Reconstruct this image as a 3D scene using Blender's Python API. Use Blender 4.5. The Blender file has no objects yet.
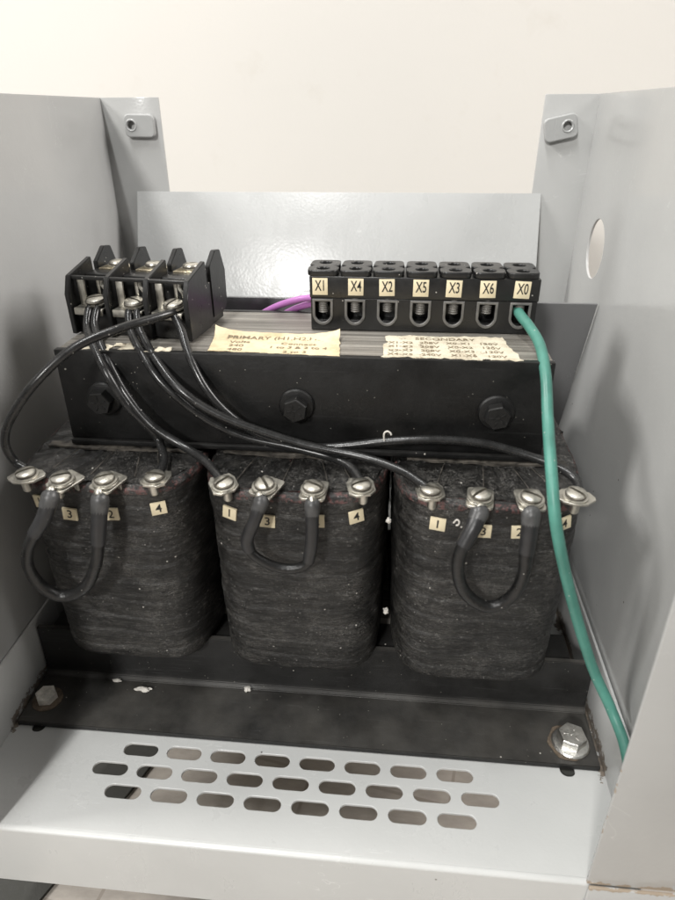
import bpy, bmesh, math, random
from mathutils import Vector, Matrix, noise

S = 0.001                      # everything below is written in millimetres
scene = bpy.context.scene
R = math.radians

# ------------------------------------------------------------------ camera
cd = bpy.data.cameras.new("camera")
cam = bpy.data.objects.new("camera", cd)
scene.collection.objects.link(cam)
cd.sensor_fit = 'VERTICAL'
cd.sensor_height = 36.0
cd.sensor_width = 27.0
cd.lens = 646.61 / 900 * 36
cd.clip_start = 0.01
cd.clip_end = 60
ax = [Vector((0.995438, 0.095224, -0.006002)), Vector((-0.039658, 0.470147, 0.881697)), Vector((0.08678, -0.877436, 0.471779))]
cm = Matrix((ax[0], ax[1], ax[2])).transposed().to_4x4()
cm.translation = Vector((47.75, -287.12, 308.15)) * S
cam.matrix_world = cm
cd.dof.use_dof = True
cd.dof.focus_distance = 0.36
cd.dof.aperture_fstop = 10.0
scene.camera = cam

# ------------------------------------------------------------------ world, lamps, exposure
w = bpy.data.worlds.new("World")
scene.world = w
w.use_nodes = True
w.node_tree.nodes["Background"].inputs[0].default_value = (1.0, 0.965, 0.925, 1)
w.node_tree.nodes["Background"].inputs[1].default_value = 0.13

def area(name, loc, target, sx, sy, power, col):
    l = bpy.data.lights.new(name, 'AREA')
    l.shape = 'RECTANGLE'; l.size = sx; l.size_y = sy; l.energy = power; l.color = col
    o = bpy.data.objects.new(name, l)
    scene.collection.objects.link(o)
    o.location = loc
    d = Vector(target or (0, 0, 0)) - Vector(loc)
    o.rotation_euler = d.to_track_quat('-Z', 'Y').to_euler() if target else (0, 0, 0)
    return o
area("ceiling_tube", (-0.36, -0.55, 2.1), None, 0.07, 1.2, 28, (1.0, 1.0, 0.985))
area("ceiling_panel", (-0.95, -3.1, 2.05), (0.0, 0.0, 0.15), 0.35, 0.35, 90, (1.0, 0.985, 0.955))
area("right_fill_light", (1.90, 0.10, 1.60), (0.0, 0.05, 0.2), 0.9, 1.0, 54, (1.0, 0.965, 0.94))  # fill light added to brighten the left panel, no such source known
area("left_side_lamp", (-1.50, -0.26, 1.45), (0.05, 0.0, 0.12), 0.45, 0.45, 30, (1.0, 0.98, 0.95))

scene.view_settings.view_transform = 'Standard'
scene.view_settings.look = 'None'
scene.view_settings.exposure = 0.0
scene.view_settings.gamma = 1.0

# ------------------------------------------------------------------ materials
def mat(name):
    m = bpy.data.materials.new(name); m.use_nodes = True
    nt = m.node_tree
    return m, nt, nt.nodes["Principled BSDF"]
def N(nt, t, **kw):
    n = nt.nodes.new(t)
    for k, v in kw.items(): setattr(n, k, v)
    return n
def coords(nt, scale=(1, 1, 1), rot=(0, 0, 0)):
    tc = N(nt, 'ShaderNodeTexCoord'); mp = N(nt, 'ShaderNodeMapping')
    mp.inputs['Scale'].default_value = scale; mp.inputs['Rotation'].default_value = rot
    nt.links.new(tc.outputs['Object'], mp.inputs[0])
    return mp.outputs[0]
def noise_tex(nt, vec, scale, detail=4, rough=0.55, dist=0.0):
    n = N(nt, 'ShaderNodeTexNoise')
    n.inputs['Scale'].default_value = scale; n.inputs['Detail'].default_value = detail
    n.inputs['Roughness'].default_value = rough; n.inputs['Distortion'].default_value = dist
    nt.links.new(vec, n.inputs['Vector'])
    return n.outputs[0]
def ramp(nt, fac, stops):
    r = N(nt, 'ShaderNodeValToRGB')
    el = r.color_ramp.elements
    while len(el) < len(stops): el.new(0.5)
    for e, (p, c) in zip(el, stops):
        e.position = p
        e.color = c if len(c) == 4 else (*c, 1)
    nt.links.new(fac, r.inputs[0])
    return r.outputs[0]
def g(v): return (v, v, v)
def mix(nt, fac, a, b):
    m = N(nt, 'ShaderNodeMix', data_type='RGBA')
    if isinstance(fac, float): m.inputs[0].default_value = fac
    else: nt.links.new(fac, m.inputs[0])
    for s, v in ((6, a), (7, b)):
        if isinstance(v, tuple): m.inputs[s].default_value = (*v, 1) if len(v) == 3 else v
        else: nt.links.new(v, m.inputs[s])
    return m.outputs[2]
def math_n(nt, op, a, b=None):
    m = N(nt, 'ShaderNodeMath', operation=op)
    for i, v in enumerate((a, b)):
        if v is None: continue
        if isinstance(v, (int, float)): m.inputs[i].default_value = v
        else: nt.links.new(v, m.inputs[i])
    return m.outputs[0]
def bump(nt, h, strength, dist, bs, prev=None):
    b = N(nt, 'ShaderNodeBump')
    b.inputs['Strength'].default_value = strength; b.inputs['Distance'].default_value = dist
    nt.links.new(h, b.inputs['Height'])
    if prev is not None: nt.links.new(prev, b.inputs['Normal'])
    if bs is not None: nt.links.new(b.outputs[0], bs.inputs['Normal'])
    return b.outputs[0]

def specks(nt, scale, thr, keep=0.90):
    """small isolated dust specks of uneven size: 1 on a speck, 0 elsewhere"""
    v = coords(nt)
    vo = N(nt, 'ShaderNodeTexVoronoi'); vo.inputs['Scale'].default_value = scale
    nt.links.new(v, vo.inputs['Vector'])
    d = math_n(nt, 'LESS_THAN', vo.outputs['Distance'], thr)
    sep = N(nt, 'ShaderNodeSeparateColor'); nt.links.new(vo.outputs['Color'], sep.inputs[0])
    pick = math_n(nt, 'GREATER_THAN', sep.outputs[0], keep)
    return math_n(nt, 'MULTIPLY', d, pick)

def painted(name, col, rough=0.17, grime=None, peel=0.09):
    m, nt, b = mat(name)
    v = coords(nt)
    n1 = noise_tex(nt, v, 14, 5)
    base = ramp(nt, n1, [(0.3, tuple(c * 0.95 for c in col)), (0.7, tuple(min(1, c * 1.04) for c in col))])
    # handling smears in the gloss
    n2 = noise_tex(nt, coords(nt, (1, 1, 0.35)), 40, 5, 0.6)
    rg = ramp(nt, n2, [(0.3, g(rough * 0.75)), (0.75, g(rough * 1.5))])
    nt.links.new(rg, b.inputs['Roughness'])
    for k, rot in enumerate(((0.4, 0.9, 0.3), (1.2, -0.5, 0.8))):          # hairline scratches and scuffs
        sc = noise_tex(nt, coords(nt, (3, 26, 8), rot), 2.2, 4, 0.6, 1.4)
        ln = math_n(nt, 'LESS_THAN', math_n(nt, 'ABSOLUTE', math_n(nt, 'SUBTRACT', sc, 0.5)), 0.0016)
        gate = ramp(nt, noise_tex(nt, coords(nt), 17 + 9 * k, 3, 0.6), [(0.56, g(0)), (0.62, g(1))])
        base = mix(nt, math_n(nt, 'MULTIPLY', math_n(nt, 'MULTIPLY', ln, gate), 0.5), base, tuple(min(1, c * 1.35) for c in col))
    sp = specks(nt, 120, 0.07, 0.97)
    base = mix(nt, sp, base, (0.12, 0.11, 0.10))
    if grime is not None:
        base = grime(nt, base)
    nt.links.new(base, b.inputs['Base Color'])
    n3 = noise_tex(nt, v, 520, 2, 0.4)
    n4 = noise_tex(nt, v, 22, 2, 0.4)
    p = bump(nt, n4, 0.10, 0.004, None)
    bump(nt, n3, peel, 0.0006, b, p)
    b.inputs['Specular IOR Level'].default_value = 0.5
    return m

def pan_grime(nt, base):
    # brown dirt collected in the corner where bracket and pan sides meet
    tc = N(nt, 'ShaderNodeTexCoord'); s = N(nt, 'ShaderNodeSeparateXYZ'); nt.links.new(tc.outputs['Object'], s.inputs[0])
    axx = math_n(nt, 'ABSOLUTE', math_n(nt, 'SUBTRACT', s.outputs[0], 0.002))
    nz = noise_tex(nt, coords(nt), 130, 5, 0.7)
    edge = math_n(nt, 'SUBTRACT', axx, 0.1585)
    a = math_n(nt, 'GREATER_THAN', math_n(nt, 'ADD', edge, math_n(nt, 'MULTIPLY', math_n(nt, 'SUBTRACT', nz, 0.5), 0.02)), 0.001)
    yb = math_n(nt, 'GREATER_THAN', math_n(nt, 'ADD', s.outputs[1], math_n(nt, 'MULTIPLY', math_n(nt, 'SUBTRACT', nz, 0.5), 0.03)), -0.060)
    zb = math_n(nt, 'LESS_THAN', math_n(nt, 'ADD', s.outputs[2], math_n(nt, 'MULTIPLY', math_n(nt, 'SUBTRACT', nz, 0.5), 0.024)), 0.052)
    f = math_n(nt, 'MULTIPLY', math_n(nt, 'MULTIPLY', a, yb), zb)
    dirt = ramp(nt, noise_tex(nt, coords(nt), 300, 4), [(0.35, (0.07, 0.05, 0.035)), (0.7, (0.26, 0.2, 0.14))])
    return mix(nt, math_n(nt, 'MULTIPLY', f, 0.85), base, dirt)
def post_grime(nt, base):
    tc = N(nt, 'ShaderNodeTexCoord'); s = N(nt, 'ShaderNodeSeparateXYZ'); nt.links.new(tc.outputs['Object'], s.inputs[0])
    nz = noise_tex(nt, coords(nt), 160, 5, 0.7)
    z = math_n(nt, 'ABSOLUTE', math_n(nt, 'SUBTRACT', s.outputs[2], 0.0462))
    f1 = math_n(nt, 'LESS_THAN', math_n(nt, 'ADD', z, math_n(nt, 'MULTIPLY', math_n(nt, 'SUBTRACT', nz, 0.5), 0.012)), 0.0016)
    nz2 = noise_tex(nt, coords(nt), 90, 4, 0.7)
    xr = math_n(nt, 'ABSOLUTE', math_n(nt, 'SUBTRACT', s.outputs[0], 0.1405))
    f2 = math_n(nt, 'LESS_THAN', math_n(nt, 'ADD', xr, math_n(nt, 'MULTIPLY', math_n(nt, 'SUBTRACT', nz2, 0.34), 0.010)), 0.0005)
    front = math_n(nt, 'LESS_THAN', s.outputs[1], -0.1)
    f = math_n(nt, 'MULTIPLY', math_n(nt, 'MAXIMUM', f1, f2), front)
    return mix(nt, math_n(nt, 'MULTIPLY', f, 0.7), base, (0.27, 0.19, 0.11))

GREY = (0.41, 0.412, 0.405)
M_pan = painted("grey_enamel_pan", (0.52, 0.525, 0.515), 0.30, pan_grime)
M_side = painted("grey_enamel_side", GREY, 0.13, post_grime)
M_back = painted("grey_enamel_back", (0.42, 0.425, 0.42), 0.27, None, 0.16)
M_baf = painted("shaded_grey_enamel", (0.17, 0.17, 0.172), 0.20)  # same enamel darkened: shade below the forward lean put into the colour
M_tab = painted("grey_enamel_tab", (0.36, 0.365, 0.36), 0.3)

def black_steel(name, base=0.012, rough=0.33, dust=0.10, fine=0.5):
    m, nt, b = mat(name)
    n1 = noise_tex(nt, coords(nt, (1, 1, 1)), 60, 6, 0.6)
    c = ramp(nt, n1, [(0.35, g(base * 0.7)), (0.75, g(base * 1.6))])
    # scuffs drawn along the length
    n2 = noise_tex(nt, coords(nt, (4, 60, 90)), 6, 6, 0.7, 0.6)
    sc = ramp(nt, n2, [(0.60, g(0)), (0.72, g(1))])
    c = mix(nt, math_n(nt, 'MULTIPLY', sc, fine * 0.4), c, g(0.09))
    n3 = noise_tex(nt, coords(nt), 25, 4, 0.6)
    film = ramp(nt, n3, [(0.30, g(0.15)), (0.75, g(1))])
    ge = N(nt, 'ShaderNodeNewGeometry'); sn = N(nt, 'ShaderNodeSeparateXYZ'); nt.links.new(ge.outputs['Normal'], sn.inputs[0])
    up = ramp(nt, sn.outputs[2], [(0.2, g(0.12)), (0.8, g(1))])     # dust on upward faces; the uprights' shade is put into the colour too
    c = mix(nt, math_n(nt, 'MULTIPLY', math_n(nt, 'MULTIPLY', film, dust), up), c, (0.24, 0.225, 0.20))
    c = mix(nt, specks(nt, 190, 0.09, 0.965), c, (0.42, 0.40, 0.36))
    c = mix(nt, specks(nt, 560, 0.13, 0.95), c, (0.26, 0.25, 0.22))
    b.inputs['Specular IOR Level'].default_value = 0.36
    nt.links.new(c, b.inputs['Base Color'])
    rg = ramp(nt, n1, [(0.3, g(rough)), (0.8, g(rough + 0.22))])
    nt.links.new(rg, b.inputs['Roughness'])
    n4 = noise_tex(nt, coords(nt), 380, 4, 0.6)
    bump(nt, n4, 0.28, 0.0006, b)
    return m
M_clamp = black_steel("black_clamp_steel", 0.007, 0.36, 0.05, 0.35)
M_brk = black_steel("black_bracket_steel", 0.012, 0.36, 0.30, 1.0)
M_bolt = black_steel("black_bolt", 0.005, 0.40, 0.03)

def m_coil():
    m, nt, b = mat("varnished_coil_wrap")
    tc = N(nt, 'ShaderNodeTexCoord'); s = N(nt, 'ShaderNodeSeparateXYZ'); nt.links.new(tc.outputs['Object'], s.inputs[0])
    big = noise_tex(nt, coords(nt), 26, 6, 0.65)
    c = ramp(nt, big, [(0.3, (0.003, 0.003, 0.003)), (0.7, (0.011, 0.0105, 0.010))])
    # crinkled tape: fine horizontal wrinkles, broken up so that they never run the whole way round
    wr = noise_tex(nt, coords(nt, (55, 55, 300), (0, 0.05, 0)), 2.0, 8, 0.72, 1.2)
    wr2 = noise_tex(nt, coords(nt, (160, 160, 420), (0.1, -0.22, 0)), 1.6, 6, 0.7, 0.8)
    area_n = ramp(nt, noise_tex(nt, coords(nt), 34, 5, 0.65), [(0.40, g(0.08)), (0.64, g(1))])
    st = ramp(nt, wr, [(0.56, g(0)), (0.66, g(1))])
    c = mix(nt, math_n(nt, 'MULTIPLY', math_n(nt, 'MULTIPLY', st, area_n), 0.28), c, (0.10, 0.094, 0.087))
    # powdery dust: two grains, gathered in irregular patches and scuffs
    for sc_, th, pat, amt, colr in ((420, 0.59, 30, 0.42, (0.20, 0.195, 0.186)), (800, 0.60, 70, 0.48, (0.28, 0.273, 0.26))):
        fz = noise_tex(nt, coords(nt, (1, 1, 1.35)), sc_, 3, 0.7)
        fl = ramp(nt, fz, [(th, g(0)), (th + 0.08, g(1))])
        ar = ramp(nt, noise_tex(nt, coords(nt, (1, 1, 1.6)), pat, 6, 0.7), [(0.40, g(0.10)), (0.62, g(1))])
        c = mix(nt, math_n(nt, 'MULTIPLY', math_n(nt, 'MULTIPLY', fl, ar), amt), c, colr)
    ar2 = ramp(nt, noise_tex(nt, coords(nt), 62, 5, 0.65), [(0.42, g(0.10)), (0.66, g(1))])
    # pale scratches running at odd angles
    for rot, k in (((0.3, 0.35, 0), 0.007), ((-0.4, 0.9, 0.2), 0.005)):
        sc = noise_tex(nt, coords(nt, (60, 60, 200), rot), 3.0, 6, 0.75, 1.6)
        s1 = math_n(nt, 'LESS_THAN', math_n(nt, 'ABSOLUTE', math_n(nt, 'SUBTRACT', sc, 0.5)), k)
        s1 = math_n(nt, 'MULTIPLY', s1, ar2)
        c = mix(nt, math_n(nt, 'MULTIPLY', s1, 0.7), c, (0.32, 0.305, 0.28))
    c = mix(nt, specks(nt, 250, 0.12, 0.95), c, (0.50, 0.48, 0.44))
    c = mix(nt, specks(nt, 520, 0.15, 0.92), c, (0.28, 0.27, 0.255))
    c = mix(nt, math_n(nt, 'MULTIPLY', specks(nt, 700, 0.20, 0.80), ar2), c, (0.13, 0.125, 0.118))
    # reddish varnish runs at the upper rim, on the upright face only
    zr = math_n(nt, 'ABSOLUTE', math_n(nt, 'SUBTRACT', s.outputs[2], 0.1462))
    ge = N(nt, 'ShaderNodeNewGeometry'); sn = N(nt, 'ShaderNodeSeparateXYZ'); nt.links.new(ge.outputs['Normal'], sn.inputs[0])
    zr = math_n(nt, 'ADD', zr, math_n(nt, 'MULTIPLY', math_n(nt, 'GREATER_THAN', sn.outputs[2], 0.85), 1.0))
    rn = noise_tex(nt, coords(nt), 420, 4, 0.7)
    rf = math_n(nt, 'MULTIPLY', math_n(nt, 'LESS_THAN', zr, 0.0026), ramp(nt, rn, [(0.5, g(0)), (0.60, g(1))]))
    c = mix(nt, math_n(nt, 'MULTIPLY', rf, 0.7), c, (0.16, 0.065, 0.06))
    nt.links.new(c, b.inputs['Base Color'])
    nt.links.new(ramp(nt, big, [(0.3, g(0.24)), (0.7, g(0.52))]), b.inputs['Roughness'])
    p = bump(nt, wr, 0.6, 0.0012, None)
    p = bump(nt, wr2, 0.3, 0.0006, None, p)
    bump(nt, noise_tex(nt, coords(nt), 420, 5, 0.65), 0.35, 0.0008, b, p)
    return m
M_coil = m_coil()

def m_lam():
    m, nt, b = mat("steel_laminations")
    n1 = noise_tex(nt, coords(nt, (5, 520, 5)), 1.6, 6, 0.7)
    c = ramp(nt, n1, [(0.30, (0.07, 0.064, 0.056)), (0.48, (0.25, 0.235, 0.21)), (0.66, (0.52, 0.49, 0.44))])
    n2 = noise_tex(nt, coords(nt), 45, 5, 0.65)
    c = mix(nt, ramp(nt, n2, [(0.4, g(0)), (0.75, g(0.5))]), c, (0.24, 0.21, 0.175))
    c = mix(nt, specks(nt, 300, 0.12), c, (0.5, 0.47, 0.42))
    nt.links.new(c, b.inputs['Base Color'])
    b.inputs['Metallic'].default_value = 0.4
    b.inputs['Roughness'].default_value = 0.45
    bump(nt, n1, 0.6, 0.0006, b)
    return m
M_lam = m_lam()

def m_plain(name, col, rough, metal=0.0, var=0.12, nscale=120, bmp=0.0, spk=0.0, coat=0.0):
    m, nt, b = mat(name)
    n1 = noise_tex(nt, coords(nt), nscale, 5, 0.6)
    c = ramp(nt, n1, [(0.3, tuple(x * (1 - var) for x in col)), (0.7, tuple(min(1, x * (1 + var)) for x in col))])
    if spk:
        c = mix(nt, math_n(nt, 'MULTIPLY', specks(nt, 420, 0.14), spk), c, (0.45, 0.43, 0.40))
    nt.links.new(c, b.inputs['Base Color'])
    nt.links.new(ramp(nt, n1, [(0.3, g(rough * 0.85)), (0.7, g(min(1, rough * 1.3)))]), b.inputs['Roughness'])
    b.inputs['Metallic'].default_value = metal
    b.inputs['Coat Weight'].default_value = coat
    if bmp: bump(nt, noise_tex(nt, coords(nt), nscale * 4, 4, 0.6), bmp, 0.0006, b)
    return m
M_plast = m_plain("black_phenolic", (0.012, 0.012, 0.012), 0.30, 0, 0.35, 90, 0.14, 1.0)
M_hole = m_plain("dark_recess", (0.006, 0.006, 0.006), 0.6)
M_tin = m_plain("tinned_metal", (0.55, 0.53, 0.475), 0.37, 1.0, 0.25, 220, 0.08)
M_zinc = m_plain("zinc_bolt", (0.66, 0.65, 0.62), 0.30, 1.0, 0.2, 260, 0.3)
M_dullzinc = m_plain("dull_dusty_zinc", (0.66, 0.63, 0.57), 0.45, 0.15, 0.3, 260, 0.3)
M_slot = m_plain("screw_slot_shade", (0.10, 0.09, 0.075), 0.5, 0.6)
M_brass = m_plain("brassy_plate", (0.68, 0.60, 0.44), 0.3, 1.0, 0.2, 260, 0.3)
M_wire = m_plain("black_wire_jacket", (0.016, 0.016, 0.016), 0.24, 0, 0.3, 150, 0.08, 0.7)
M_cable = m_plain("black_jumper_jacket", (0.011, 0.011, 0.011), 0.30, 0, 0.4, 150, 0.5, 0.9)
M_sleeve = m_plain("grey_black_sleeve", (0.022, 0.022, 0.023), 0.36, 0, 0.2, 150, 0.2, 0.5)
M_cage = m_plain("worn_cage_rim", (0.15, 0.146, 0.14), 0.38, 0.3, 0.3, 200, 0.2)
M_thread = m_plain("dull_screw_thread", (0.22, 0.21, 0.195), 0.45, 0.3, 0.2, 260, 0.2)
M_clear = m_plain("cloudy_sleeve_end", (0.062, 0.062, 0.062), 0.34, 0, 0.35, 180, 0.2, 0.5)
M_green = m_plain("green_wire_jacket", (0.066, 0.215, 0.172), 0.40, 0, 0.18, 70, 0.14, 0.8)
M_purple = m_plain("purple_wire_jacket", (0.40, 0.15, 0.40), 0.33, 0, 0.08, 90)
M_cream = m_plain("cream_marker", (0.72, 0.63, 0.44), 0.6, 0, 0.08, 160, 0.1)
M_ink = m_plain("black_ink", (0.012, 0.011, 0.010), 0.6)
M_paleink = m_plain("faded_ink", (0.21, 0.165, 0.105), 0.7)
M_flap = m_plain("pale_insulation_paper", (0.06, 0.053, 0.044), 0.6, 0, 0.95, 180, 0.4)
M_fluff = m_plain("pale_debris", (0.66, 0.63, 0.58), 0.8, 0, 0.15, 260, 0.3)
M_dirt = m_plain("grimy_ring", (0.13, 0.10, 0.072), 0.8, 0, 0.5, 400, 0.6)
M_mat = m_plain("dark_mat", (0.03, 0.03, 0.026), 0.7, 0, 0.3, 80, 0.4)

def m_paper(name, col, dark, th):
    m, nt, b = mat(name)
    n1 = noise_tex(nt, coords(nt), 70, 6, 0.65)
    c = ramp(nt, n1, [(0.3, dark), (0.55, col), (0.8, tuple(min(1, x * 1.06) for x in col))])
    n2 = noise_tex(nt, coords(nt), 260, 6, 0.7)
    c = mix(nt, ramp(nt, n2, [(th, g(0)), (th + 0.08, g(0.8))]), c, (0.20, 0.16, 0.11))
    nt.links.new(c, b.inputs['Base Color']); b.inputs['Roughness'].default_value = 0.62
    bump(nt, n1, 0.3, 0.001, b)
    return m
M_paper = m_paper("aged_yellow_paper", (0.68, 0.57, 0.38), (0.47, 0.37, 0.22), 0.62)
M_paper2 = m_paper("worn_cream_paper", (0.68, 0.62, 0.49), (0.45, 0.39, 0.29), 0.57)

def m_wall():
    m, nt, b = mat("white_wall_paint")
    n1 = noise_tex(nt, coords(nt), 3.0, 4, 0.5)
    c = ramp(nt, n1, [(0.3, (0.63, 0.61, 0.575)), (0.7, (0.66, 0.638, 0.60))])
    n2 = noise_tex(nt, coords(nt), 14, 5, 0.7)
    c = mix(nt, ramp(nt, n2, [(0.60, g(0)), (0.76, g(0.14))]), c, (0.42, 0.36, 0.27))
    nt.links.new(c, b.inputs['Base Color']); b.inputs['Roughness'].default_value = 0.6
    bump(nt, noise_tex(nt, coords(nt), 240, 3, 0.5), 0.10, 0.001, b)
    return m
M_wall = m_wall()
def m_floor():
    m, nt, b = mat("tan_floor_tile")
    v = coords(nt, (1, 1, 1), (0, 0, 0.18))
    br = N(nt, 'ShaderNodeTexBrick')
    br.inputs['Scale'].default_value = 1.0
    br.inputs['Brick Width'].default_value = 0.19; br.inputs['Row Height'].default_value = 0.06
    br.inputs['Mortar Size'].default_value = 0.0011
    br.inputs['Color1'].default_value = (0.38, 0.345, 0.305, 1); br.inputs['Color2'].default_value = (0.42, 0.385, 0.345, 1)
    br.inputs['Mortar'].default_value = (0.28, 0.245, 0.21, 1)
    nt.links.new(v, br.inputs['Vector'])
    n1 = noise_tex(nt, coords(nt, (10, 26, 4), (0, 0, 0.18)), 5, 6, 0.65)
    c = mix(nt, ramp(nt, n1, [(0.30, g(0)), (0.70, g(0.8))]), br.outputs[0], (0.26, 0.235, 0.21))
    nt.links.new(c, b.inputs['Base Color']); b.inputs['Roughness'].default_value = 0.5
    return m
M_floor = m_floor()

# ------------------------------------------------------------------ mesh helpers (mm)
C = scene.collection
def loop_round(x0, y0, x1, y1, r, n=6):
    pts = []
    for cx, cy, a0 in ((x1 - r, y1 - r, 0), (x0 + r, y1 - r, 90), (x0 + r, y0 + r, 180), (x1 - r, y0 + r, 270)):
        for i in range(n + 1):
            a = R(a0 + 90 * i / n)
            pts.append((cx + r * math.cos(a), cy + r * math.sin(a)))
    return pts
def loop_circle(cx, cy, r, n=32):
    return [(cx + r * math.cos(2 * math.pi * i / n), cy + r * math.sin(2 * math.pi * i / n)) for i in range(n)]
def curve_mesh(cu):
    o = bpy.data.objects.new("tmp", cu); C.objects.link(o)
    bpy.context.view_layer.update()
    dg = bpy.context.evaluated_depsgraph_get()
    me = bpy.data.meshes.new_from_object(o.evaluated_get(dg))
    bpy.data.objects.remove(o); bpy.data.curves.remove(cu)
    return me
def plate_mesh(loops, th, bev=0.0):
    cu = bpy.data.curves.new("tmp", 'CURVE'); cu.dimensions = '2D'; cu.fill_mode = 'BOTH'
    cu.extrude = th / 2 - bev; cu.bevel_depth = bev; cu.bevel_resolution = 2
    cu.offset = -bev
    for L in loops:
        s = cu.splines.new('POLY'); s.points.add(len(L) - 1)
        for p, q in zip(s.points, L): p.co = (q[0], q[1], 0, 1)
        s.use_cyclic_u = True
    return curve_mesh(cu)
def text_mesh(body, size, sx=1.0):
    cu = bpy.data.curves.new("tmp", 'FONT'); cu.body = body; cu.size = size
    cu.align_x = 'CENTER'; cu.align_y = 'CENTER'; cu.resolution_u = 3
    cu.offset = size * 0.012
    me = curve_mesh(cu)
    for v in me.vertices: v.co.x *= sx
    return me
def frame(loc, z=(0, 0, 1), x=(1, 0, 0)):
    z = Vector(z).normalized(); x = Vector(x); y = z.cross(x).normalized(); x = y.cross(z)
    m = Matrix((x, y, z)).transposed().to_4x4(); m.translation = Vector(loc)
    return m
I4 = Matrix.Identity(4)

class MB:
    def __init__(s): s.bm = bmesh.new()
    def _fin(s, faces, mi):
        for f in faces: f.material_index = mi
    def box(s, x0, y0, z0, x1, y1, z1, bev=0.3, mi=0, M=I4, shear=None):
        r = bmesh.ops.create_cube(s.bm, size=1)
        vs = r['verts']
        for v in vs:
            v.co = Vector((x0 + (v.co.x + .5) * (x1 - x0), y0 + (v.co.y + .5) * (y1 - y0), z0 + (v.co.z + .5) * (z1 - z0)))
            if shear: v.co = shear(v.co)
        fs = list({f for v in vs for f in v.link_faces})
        s._fin(fs, mi)
        if bev > 0:
            es = list({e for v in vs for e in v.link_edges})
            bv = bmesh.ops.bevel(s.bm, geom=es, offset=bev, segments=2, affect='EDGES', profile=0.5)
            s._fin(bv['faces'], mi)
            vs = list({v for f in bv['faces'] for v in f.verts} | {v for v in vs if v.is_valid})
        bmesh.ops.transform(s.bm, matrix=M, verts=[v for v in vs if v.is_valid])
        return s
    def lathe(s, prof, M=I4, n=32, mi=0, a0=0.0, a1=2 * math.pi):
        rings = []
        full = abs(a1 - a0 - 2 * math.pi) < 1e-6
        k = n if full else n + 1
        for r, z in prof:
            if r < 1e-6: rings.append([s.bm.verts.new(M @ Vector((0, 0, z)))])
            else: rings.append([s.bm.verts.new(M @ Vector((r * math.cos(a0 + (a1 - a0) * i / n), r * math.sin(a0 + (a1 - a0) * i / n), z))) for i in range(k)])
        for a, b in zip(rings, rings[1:]):
            for i in range(n):
                j = (i + 1) % k
                if len(a) == 1 and len(b) == 1: continue
                if len(a) == 1: f = (a[0], b[j], b[i])
                elif len(b) == 1: f = (a[i], a[j], b[0])
                else: f = (a[i], a[j], b[j], b[i])
                try: s.bm.faces.new(f).material_index = mi
                except ValueError: pass
        return s
    def prism(s, pts, h, M=I4, mi=0, top_scale=None):
        """polygon in local xy, from z=0 to h"""
        a = [s.bm.verts.new(M @ Vector((x, y, 0))) for x, y in pts]
        b = [s.bm.verts.new(M @ Vector((x, y, h))) for x, y in pts]
        fs = [s.bm.faces.new(a[::-1]), s.bm.faces.new(b)]
        n = len(pts)
        for i in range(n): fs.append(s.bm.faces.new((a[i], a[(i + 1) % n], b[(i + 1) % n], b[i])))
        s._fin(fs, mi)
        return s
    def mesh(s, me, M=I4, mi=0):
        vs = [s.bm.verts.new(M @ v.co) for v in me.vertices]
        for p in me.polygons:
            try: s.bm.faces.new([vs[i] for i in p.vertices]).material_index = mi
            except ValueError: pass
        bpy.data.meshes.remove(me)
        return s
    def tube(s, pts, rad, n=14, mi=0, sub=8, cap=True):
        P = [Vector(p) for p in pts]
        path = []; rr = []
        rads = rad if isinstance(rad, (list, tuple)) else [rad] * len(P)
        for i in range(len(P) - 1):
            p0 = P[max(i - 1, 0)]; p1 = P[i]; p2 = P[i + 1]; p3 = P[min(i + 2, len(P) - 1)]
            for k in range(sub):
                t = k / sub
                path.append(0.5 * ((2 * p1) + (-p0 + p2) * t + (2 * p0 - 5 * p1 + 4 * p2 - p3) * t * t + (-p0 + 3 * p1 - 3 * p2 + p3) * t ** 3))
                rr.append(rads[i] * (1 - t) + rads[i + 1] * t)
        path.append(P[-1]); rr.append(rads[-1])
        t = (path[1] - path[0]).normalized()
        u = t.orthogonal().normalized()
        rings = []
        for i, p in enumerate(path):
            q = path[min(i + 1, len(path) - 1)] - path[max(i - 1, 0)]
            if q.length > 1e-9: t = q.normalized()
            u = (u - t * u.dot(t)).normalized(); v = t.cross(u)
            rings.append([s.bm.verts.new(p + (u * math.cos(2 * math.pi * k / n) + v * math.sin(2 * math.pi * k / n)) * rr[i]) for k in range(n)])
        for a, b in zip(rings, rings[1:]):
            for k in range(n): s.bm.faces.new((a[k], a[(k + 1) % n], b[(k + 1) % n], b[k])).material_index = mi
        if cap:
            s.bm.faces.new(rings[0][::-1]).material_index = mi; s.bm.faces.new(rings[-1]).material_index = mi
        return s
    def build(s, name, mats, parent=None, org=(0, 0, 0), angle=32):
        bmesh.ops.recalc_face_normals(s.bm, faces=s.bm.faces)
        o3 = Vector(org)
        for v in s.bm.verts: v.co = (v.co - o3) * S
        me = bpy.data.meshes.new(name)
        s.bm.to_mesh(me); s.bm.free()
        for m in (mats if isinstance(mats, list) else [mats]): me.materials.append(m)
        for p in me.polygons: p.use_smooth = True
        me.set_sharp_from_angle(angle=R(angle))
        o = bpy.data.objects.new(name, me); C.objects.link(o)
        if parent is not None: o.parent = parent
        else: o.location = o3 * S
        return o
def tag(o, label=None, cat=None, group=None, kind=None):
    if label: o['label'] = label
    if cat: o['category'] = cat
    if group: o['group'] = group
    if kind: o['kind'] = kind
    return o
def thing(name, loc, label, cat, group=None):
    o = bpy.data.objects.new(name, None); C.objects.link(o)
    o.empty_display_size = 0.01
    o.location = Vector(loc) * S
    return tag(o, label, cat, group)

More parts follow.
